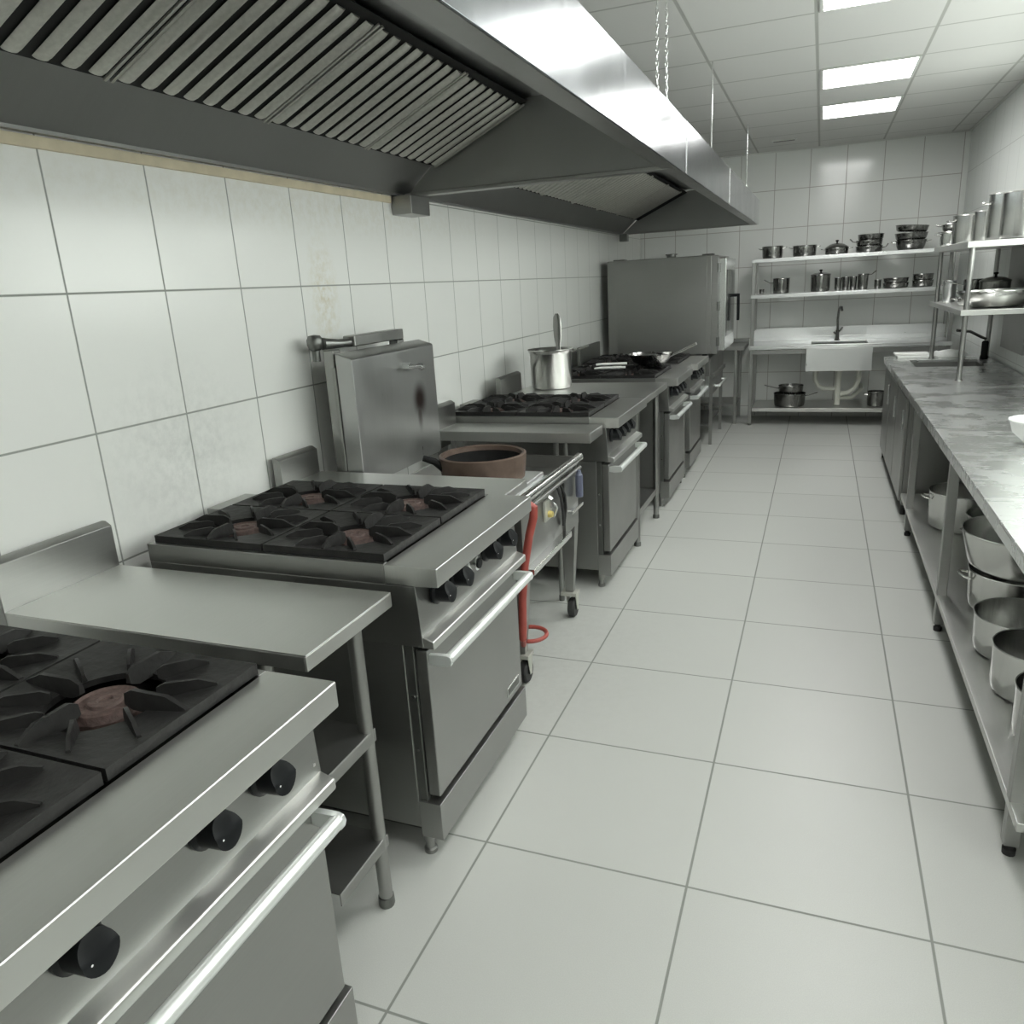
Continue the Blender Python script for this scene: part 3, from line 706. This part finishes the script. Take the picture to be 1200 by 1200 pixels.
# ------------------------------------------------------------------ worktop island on the right
t = thing('prep_table', (2.9, 2.0, 0), 'long steel prep table on the right with an open undershelf of pots', 'work table')
IX0, IX1 = 2.535, 3.285
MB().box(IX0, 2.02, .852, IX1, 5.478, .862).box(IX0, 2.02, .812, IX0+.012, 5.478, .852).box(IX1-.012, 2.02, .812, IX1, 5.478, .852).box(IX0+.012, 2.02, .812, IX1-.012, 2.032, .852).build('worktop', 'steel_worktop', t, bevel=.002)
MB().box(IX0+.02, 2.06, .150, IX1-.02, 5.44, .178).build('undershelf', 'steel_top', t, bevel=.003)
for ly in (2.17, 3.68, 5.09):
    for lx in (2.575, 3.25):
        MB().box(lx-.0195, ly-.0195, .035, lx+.0195, ly+.0195, .852).build('leg', 'steel', t, bevel=.003)
        MB().lathe([(0, 0), (.017, 0), (.018, .018), (.012, .022), (.012, .036), (0, .036)], (lx, ly, 0), 12).build('foot', 'rubber', t)
# second unit with sink and cupboard
t = thing('sink_cabinet', (2.9, 5.5, 0), 'steel cupboard table with sunk basin at the far end of the right counter', 'cabinet')
hx0, hx1, hy0, hy1 = 2.70, 3.18, 6.62, 7.12
C1 = 7.43
wt = MB().box(IX0, 5.482, .842, IX1, hy0, .862).box(IX0, hy1, .842, IX1, C1, .862).box(IX0, hy0, .842, hx0, hy1, .862).box(hx1, hy0, .842, IX1, hy1, .862)
wt.box(IX0, 5.482, .812, IX0+.012, C1, .842)
wt.build('worktop', 'steel_worktop', t, bevel=.002)
bs = MB().box(hx0-.01, hy0-.01, .65, hx0, hy1+.01, .8415).box(hx1, hy0-.01, .65, hx1+.01, hy1+.01, .8415).box(hx0, hy0-.01, .65, hx1, hy0, .8415).box(hx0, hy1, .65, hx1, hy1+.01, .8415).box(hx0, hy0, .65, hx1, hy1, .66)
bs.build('basin', 'steel_side', t)
MB().box(2.57, 5.51, .075, 2.585, 7.38, .81).box(2.585, 5.50, .075, IX1-.02, 5.512, .81).box(2.585, 7.37, .075, IX1-.02, 7.382, .81).box(2.585, 5.512, .075, IX1-.02, 7.37, .09).build('carcass', 'steel_side', t, bevel=.001)
for a, b_ in ((5.54, 6.14), (6.16, 6.76), (6.78, 7.36)):
    d = MB().box(2.550, a, .10, 2.5695, b_, .78).build('door', 'steel', t, bevel=.003)
    MB().box(2.538, a+.04, .55, 2.5495, a+.055, .70).build('door_handle', 'steel_bright', d, org=t['_org'], bevel=.002)
for lx, ly in ((2.59, 5.56), (2.59, 7.32), (3.2, 5.56), (3.2, 7.32)):
    MB().cyl((lx, ly, 0), (lx, ly, .075), .019, seg=12).build('leg', 'rubber', t)
tap = thing('lever_tap', (3.225, 7.10, .863), 'dark tap with angled spout at the far end of the right counter', 'tap')
MB().lathe([(0, 0), (.030, 0), (.028, .02), (.024, .03), (.024, .13), (.018, .14), (0, .14)], (3.225, 7.10, .863), 16).build('base', 'iron_black', tap)
MB().tube([(3.225, 7.10, .96), (3.225, 7.10, 1.02), (3.19, 7.08, 1.035), (3.10, 7.02, 1.085), (3.00, 6.96, 1.10)], .011, 10).build('spout', 'pot_dark', tap)

# over-shelf standing on the right counter
t = thing('over_shelf', (3.05, 5.75, .862), 'two-tier steel rack standing on the right counter, loaded with pots', 'shelf rack')
for lx in (2.872, 3.262):
    for ly in (5.80, 7.22):
        MB().tube([(lx, ly, .863), (lx, ly, 1.69)], .0165, 14).build('post', 'steel', t)
        MB().lathe([(0, 0), (.024, 0), (.022, .008), (0, .008)], (lx, ly, .8625), 14).build('foot', 'steel', t)
MB().box(2.838, 5.765, 1.690, 3.296, 7.40, 1.730).build('top_shelf', 'steel_top', t, bevel=.003)
MB().box(2.838, 5.765, 1.278, 3.296, 7.40, 1.312).build('middle_shelf', 'steel_top', t, bevel=.003)
o = MB().box(3.282, 6.15, .98, 3.305, 6.86, 1.74).build('wall_panel', 'steel_side', org=(3.3, 6.5, .98), bevel=.003)
# (panel sits on the right wall, seen through the rack)
tag(o, 'flat grey metal sheet fixed to the right wall behind the pot rack', 'panel')

# ------------------------------------------------------------------ cookware
def pot(name, r, h, loc, label, group=None, mat='pot_dark', handles='loop', lid=None, flare=.0, rz=0, base=.96, rim=.004, long_len=.18, cat='pot', hz=.8, inner=None, seg=40):
    t = thing(name, loc, label, cat, group, rz)
    L = loc
    mb = MB()
    rb = r * base; th = .003
    prof = [(0, 0), (rb*.9, 0), (rb*.97, .004), (rb + (r-rb)*.3, min(.03, h*.25)), (r, h*.9), (r+flare, h-.002), (r+flare+rim, h), (r+flare+rim*.6, h+.004), (r+flare-.001, h+.002),
            (r-th, h*.88), (rb + (r-rb)*.3-th, min(.032, h*.3)), (rb*.88, .007), (0, .007)]
    mb.lathe([(a, b_+L[2]) for a, b_ in prof], (L[0], L[1], 0), seg)
    mb.build('pot_body', mat, t, angle=45)
    hzv = L[2] + h*hz
    if handles in ('loop', 'both'):
        for s_ in (-1, 1):
            w = min(.045, r*.42); q = r + .002
            MB().tube([(L[0]+s_*(q-.004), L[1]-w, hzv), (L[0]+s_*(q+.022), L[1]-w*.9, hzv+.006), (L[0]+s_*(q+.034), L[1]-w*.4, hzv+.010), (L[0]+s_*(q+.034), L[1]+w*.4, hzv+.010), (L[0]+s_*(q+.022), L[1]+w*.9, hzv+.006), (L[0]+s_*(q-.004), L[1]+w, hzv)], .0048, 8).build('handle', 'pot_steel', t)
    if handles in ('long', 'longl'):
        s_ = -1 if handles == 'longl' else 1
        MB().tube([(L[0]+s_*(r-.004), L[1], hzv), (L[0]+s_*(r+.03), L[1], hzv+.004), (L[0]+s_*(r+long_len), L[1], hzv+.035)], [.009, .007, .010], 10, sq=.6).build('handle', mat if mat == 'pot_dark' else 'pot_steel', t)
    if lid:
        z = L[2]+h+.004
        lp = [(0, lid), (r*.25, lid*.96), (r*.6, lid*.72), (r*.9, lid*.28), (r*1.0, .004), (r*1.02, 0), (0, -.001)]
        lo = MB().lathe([(a, b_+z) for a, b_ in lp], (L[0], L[1], 0), seg).build('lid', mat, t)
        MB().lathe([(0, z+lid-.002), (.008, z+lid-.002), (.008, z+lid+.012), (.016, z+lid+.016), (.017, z+lid+.026), (0, z+lid+.030)], (L[0], L[1], 0), 16).build('lid_knob', 'iron_black', lo, org=t['_org'])
    return t
ZT, ZM = 1.7535, 1.3935
GT = 'pans along the top shelf over the sink'; GM = 'pots on the middle shelf over the sink'
pot('casserole', .105, .118, (1.50, 9.0, ZT), 'leftmost pot on the top shelf, straight-sided with loop handles', GT)
pot('casserole', .117, .105, (1.817, 9.0, ZT), 'second pot from the left on the top shelf, low with loop handles', GT)
pot('lidded_pan', .113, .060, (2.128, 9.0, ZT), 'domed lidded pan, third from the left on the top shelf', GT, lid=.048, handles='both')
pot('saute_pan', .125, .058, (2.43, 9.0, ZT), 'bottom pan of the three-high stack on the top shelf', GT, handles='long', long_len=.05, hz=.7)
pot('saute_pan', .122, .050, (2.43, 9.0, ZT+.064), 'middle pan of the three-high stack on the top shelf', GT, handles='longl', long_len=.06)
pot('saute_pan', .120, .050, (2.44, 9.0, ZT+.120), 'uppermost pan of the three-high stack on the top shelf', GT, handles='none')
pot('basin_pan', .140, .088, (2.808, 9.0, ZT), 'lower deep pan of the wide stack at the right of the top shelf', GT, base=.84)
pot('basin_pan', .148, .060, (2.806, 9.0, ZT+.094), 'middle pan of the wide stack at the right of the top shelf', GT, base=.9, handles='none')
p_ = pot('basin_pan', .148, .055, (2.806, 9.0, ZT+.170), 'tilted topmost pan of the wide stack at the right of the top shelf', GT, base=.92, handles='none'); p_.rotation_euler = (0, R(4), 0)
pot('saucepan', .085, .150, (1.60, 9.0, ZM), 'saucepan with a handle pointing left on the middle shelf', GM, handles='longl', long_len=.09, hz=.72)
pot('small_cup', .024, .045, (1.405, 8.98, ZM), 'tiny dark cup at the left end of the middle shelf', GM, handles='none', cat='cup')
pot('tall_pot', .096, .165, (1.988, 9.0, ZM), 'tall pot with lid and black knob on the middle shelf', GM, lid=.022, handles='none', base=.97)
for k, (x, r_, h_, hn, lb) in enumerate(((2.160, .036, .125, 'none', 'slim steel beaker right beside the tall lidded pot'), (2.232, .034, .130, 'none', 'slim steel beaker, second from the tall lidded pot'),
                               (2.304, .034, .130, 'none', 'slim steel beaker, third from the tall lidded pot'), (2.395, .050, .150, 'long', 'narrow milk pan with raised handle in the middle of the shelf'))):
    pot('beaker' if hn == 'none' else 'milk_pan', r_, h_, (x, 9.0, ZM), lb, GM, handles=hn, long_len=.07, base=.85 if hn == 'none' else .95, cat='beaker' if hn == 'none' else 'pan', hz=.95)
pot('small_cup', .032, .085, (2.535, 9.0, ZM), 'small dark cup left of the flat pans on the middle shelf', GM, handles='none', cat='cup')
pot('flat_pan', .118, .045, (2.702, 9.0, ZM), 'lower of the two flat pans on the middle shelf', GM, handles='none', base=.95)
pot('flat_pan', .116, .042, (2.702, 9.0, ZM+.051), 'upper of the two flat pans on the middle shelf', GM, handles='none', base=.95)
pot('deep_pan', .095, .058, (2.945, 9.0, ZM), 'lower of the two small pans by the right end of the middle shelf', GM, handles='none', base=.95)
pot('deep_pan', .093, .056, (2.945, 9.0, ZM+.064), 'upper of the two small pans by the right end of the middle shelf', GM, handles='none', base=.95)
# under the sink
pot('stock_pot', .165, .135, (1.735, 9.0, .193), 'wide dark pan on the floor shelf under the sink table', mat='pot_dark', handles='long', long_len=.12)
pot('saucepan', .128, .080, (1.745, 9.0, .334), 'dark saucepan stacked on the wide pan under the sink table', mat='pot_dark', handles='longl', long_len=.15, hz=.6)
pot('stock_pot', .085, .15, (2.60, 9.0, .193), 'small steel pot under the sink table, half hidden by the counter', mat='pot_dark', handles='loop')

# on the cooking line
pot('stock_pot', .142, .255, (.34, 4.96, .9465), 'tall shiny pot with flared rim on the counter after the third stove', mat='pot_steel', handles='long', long_len=.12, flare=.012, base=.93, hz=.93)
o = MB().tube([(.36, 5.05, .96), (.352, 5.09, 1.22), (.348, 5.10, 1.27), (.344, 5.11, 1.34), (.342, 5.11, 1.40), (.342, 5.11, 1.425)], [.004, .005, .0075, .0085, .007, .003], 16, sq=3.6).build('ladle', 'pot_dark', org=(.35, 5.05, .96))
tag(o, 'oval paddle ladle standing upright in the tall shiny pot', 'ladle')
wok = thing('wok', (.83, 5.85, .985), 'shallow round steel wok full of shiny scraps on the fourth stove', 'wok')
MB().lathe([(0, .985), (.07, .987), (.13, 1.02), (.165, 1.075), (.170, 1.077), (.163, 1.079), (.125, 1.03), (.07, .996), (0, .992)], (.83, 5.85, 0), 40).build('wok_bowl', 'pot_dark', wok)
MB().lathe([(0, 1.062), (.08, 1.068), (.13, 1.060), (.152, 1.058), (.148, 1.050), (.10, 1.030), (0, 1.028)], (.83, 5.85, 0), 40).build('filling', 'bag_dark', wok)
MB().tube([(.98, 5.83, 1.062), (1.02, 5.82, 1.075), (1.18, 5.76, 1.150)], [.011, .008, .010], 10).build('handle', 'pot_steel', wok)
sk = thing('skimmer', (.93, 5.72, 1.075), 'crumpled silver skimmer lying on the rim of the wok', 'skimmer')
MB().lathe([(0, 1.082), (.05, 1.084), (.062, 1.096), (.064, 1.102), (.055, 1.100), (.04, 1.096), (0, 1.094)], (.945, 5.74, 0), 20).build('skimmer_bowl', 'steel_bright', sk)
g = 'pale handled tools lying left of the wok'
for dz, dy, lb in ((0, 0, 'upper pale tool handle lying left of the wok'), (-.022, -.05, 'lower pale tool handle lying left of the wok')):
    o = MB().tube([(.47, 5.62+dy, .995+dz+.03), (.52, 5.62+dy, .998+dz+.03), (.70, 5.63+dy, 1.0+dz+.03)], [.007, .010, .009], 10).build('tool_handle', 'plastic_white', org=(.5, 5.62+dy, .99))
    tag(o, lb, 'tool', g)

# on the right counter
bw = thing('mixing_bowl', (2.905, 3.76, .8625), 'white bowl cut by the right edge on the prep table', 'bowl')
MB().lathe([(0, .8625), (.075, .8625), (.080, .870), (.118, .905), (.132, .952), (.138, .955), (.137, .960), (.128, .957), (.112, .906), (.074, .872), (0, .869)], (2.905, 3.76, 0), 44).build('bowl_body', 'plastic_white', bw)
g = 'white boards at the far end of the right counter'
o = MB().box(2.625, 7.262, .8628, 3.12, 7.425, .882).build('cutting_board', 'plastic_white', org=(2.85, 7.3, .863), bevel=.004); tag(o, 'lower white cutting board at the far end of the right counter', 'cutting board', g)
o = MB().box(2.605, 7.265, .8825, 2.86, 7.42, .900).build('cutting_board', 'plastic_white', org=(2.73, 7.3, .8825), bevel=.004); tag(o, 'upper white cutting board at the far end of the right counter', 'cutting board', g)
cl = MB()
nx, ny = 14, 8; V = []
for i in range(nx+1):
    row = []
    for j in range(ny+1):
        a, b_ = i/nx, j/ny
        edge = min(a, 1-a, b_, 1-b_)
        z = .8835 + min(1, edge*7)*.034*(.8+.25*math.sin(a*9+b_*4))
        row.append((2.875+a*.27, 7.265+b_*.15, z))
    V.append(row)
top = [[cl.bm.verts.new(p) for p in row] for row in V]; bot = [[cl.bm.verts.new((p[0], p[1], .8828)) for p in row] for row in V]
for i in range(nx):
    for j in range(ny):
        cl.bm.faces.new((top[i][j], top[i+1][j], top[i+1][j+1], top[i][j+1])); cl.bm.faces.new((bot[i][j+1], bot[i+1][j+1], bot[i+1][j], bot[i][j]))
for i in range(nx):
    cl.bm.faces.new((bot[i][0], bot[i+1][0], top[i+1][0], top[i][0])); cl.bm.faces.new((top[i][ny], top[i+1][ny], bot[i+1][ny], bot[i][ny]))
for j in range(ny):
    cl.bm.faces.new((top[0][j], top[0][j+1], bot[0][j+1], bot[0][j])); cl.bm.faces.new((bot[nx][j], bot[nx][j+1], top[nx][j+1], top[nx][j]))
o = cl.build('folded_cloth', 'cloth_white', org=(3.0, 7.3, .883), angle=80); tag(o, 'folded white cloth lying on the white board by the dark tap', 'cloth')

# on the two-tier rack
ZA, ZB = 1.7315, 1.3135
g = 'shiny pots on top of the right rack'
pot('casserole', .080, .105, (2.93, 7.20, ZA), 'small wide-rimmed pot at the far end of the right rack top', g, mat='pot_steel', flare=.015)
pot('casserole', .078, .05, (2.93, 7.20, ZA+.112), 'shallow dish stacked on the small pot, far end of the rack top', g, mat='pot_steel', handles='loop', flare=.012, base=.8)
pot('stock_pot', .118, .195, (2.985, 6.72, ZA), 'medium straight pot between small pot and tallest pots on the rack', g, mat='pot_steel', handles='loop', base=.98)
pot('stock_pot', .075, .20, (3.03, 6.42, ZA), 'narrow pot with clasp left of the tallest pot on the rack top', g, mat='pot_steel', handles='none', base=.98)
pot('stock_pot', .115, .285, (3.11, 6.17, ZA), 'tallest pot with loop handles on the rack top', g, mat='pot_steel', handles='loop', base=.99, rz=0)
pot('stock_pot', .115, .270, (3.14, 5.90, ZA), 'tall pot at the near end of the rack top, cut by the right edge', g, mat='pot_steel', handles='none', base=.99)
pot('large_pan', .225, .105, (3.065, 6.02, ZB), 'wide shallow steel pan at the near end of the middle rack tier', mat='pot_steel', handles='none', base=.62, cat='pan')
pot('jug', .050, .16, (2.93, 7.02, ZB), 'pale steel jug at the far end of the middle rack tier', mat='sink_steel', handles='none', cat='jug', base=.85)
pot('saucepan', .065, .165, (3.05, 6.78, ZB), 'dark saucepan behind the rack post on the middle tier', mat='pot_dark', handles='longl', long_len=.13)
pot('saucepan', .10, .15, (3.16, 6.62, ZB), 'dark covered pan behind the wide shallow pan on the middle tier', mat='pot_dark', handles='none', lid=.03)
pot('casserole', .075, .055, (2.965, 6.36, ZB), 'small dish with side handles on the middle rack tier', mat='pot_steel', handles='loop', base=.8)

# under the prep table
ZU = .1785
pot('casserole', .185, .205, (2.815, 4.76, ZU), 'far open pot with bright loop handle under the prep table', mat='pot_steel', handles='loop', base=.95)
pot('casserole', .130, .150, (2.89, 4.26, ZU), 'squat pot behind the middle table leg, with a dark pan on it', mat='pot_steel', handles='loop')
pot('casserole', .150, .06, (2.89, 4.26, ZU+.157), 'dark shallow pan stacked behind the middle table leg', mat='pot_dark', handles='none', base=.9)
pot('casserole', .185, .170, (2.84, 3.58, ZU), 'squat pot with clasp handle underneath the big deep pan', mat='pot_steel', handles='loop', base=.96)
pot('deep_pan', .240, .165, (2.855, 3.58, ZU+.180), 'big deep pan stacked highest under the prep table', mat='pot_steel', handles='none', base=.84, cat='pan')
pot('casserole', .165, .150, (2.775, 3.14, ZU), 'open low pot on the undershelf, between the big deep pan and the front pot', mat='pot_steel', handles='none', base=.97)
pot('stock_pot', .140, .170, (2.755, 2.82, ZU), 'front open pot on the undershelf of the prep table', mat='pot_steel', handles='none', base=.97)
pot('stock_pot', .130, .170, (2.755, 2.52, ZU), 'nearest pot, mostly hidden by the front table leg', mat='pot_steel', handles='none', base=.97)

# ------------------------------------------------------------------ camera
f, yaw, pit, rol = 901.249, -.384001852, .283589197, .0572871226
fw = Vector((math.sin(yaw)*math.cos(pit), math.cos(yaw)*math.cos(pit), -math.sin(pit)))
r_ = Vector((math.cos(yaw), -math.sin(yaw), 0)); d_ = fw.cross(r_)
rr = math.cos(rol)*r_ + math.sin(rol)*d_; dd = -math.sin(rol)*r_ + math.cos(rol)*d_
cam = bpy.data.objects.new('camera', bpy.data.cameras.new('camera')); COL.objects.link(cam)
M = Matrix((( rr.x, -dd.x, -fw.x, 2.0), (rr.y, -dd.y, -fw.y, 0.0), (rr.z, -dd.z, -fw.z, 1.61018), (0, 0, 0, 1)))
cam.matrix_world = M
cam.data.sensor_width = 36; cam.data.lens = 36 * f / 1200; cam.data.clip_start = .02
scn.camera = cam

w = bpy.data.worlds.new('world'); scn.world = w; w.use_nodes = True
w.node_tree.nodes['Background'].inputs[0].default_value = (.85, .865, .83, 1); w.node_tree.nodes['Background'].inputs[1].default_value = 5.0
scn.view_settings.view_transform = 'Standard'; scn.view_settings.look = 'None'; scn.view_settings.gamma = 1
scn.view_settings.use_curve_mapping = False
scn.view_settings.exposure = 0.70
for o in bpy.data.objects:
    for k in ('_org', '_used'):
        if k in o: del o[k]
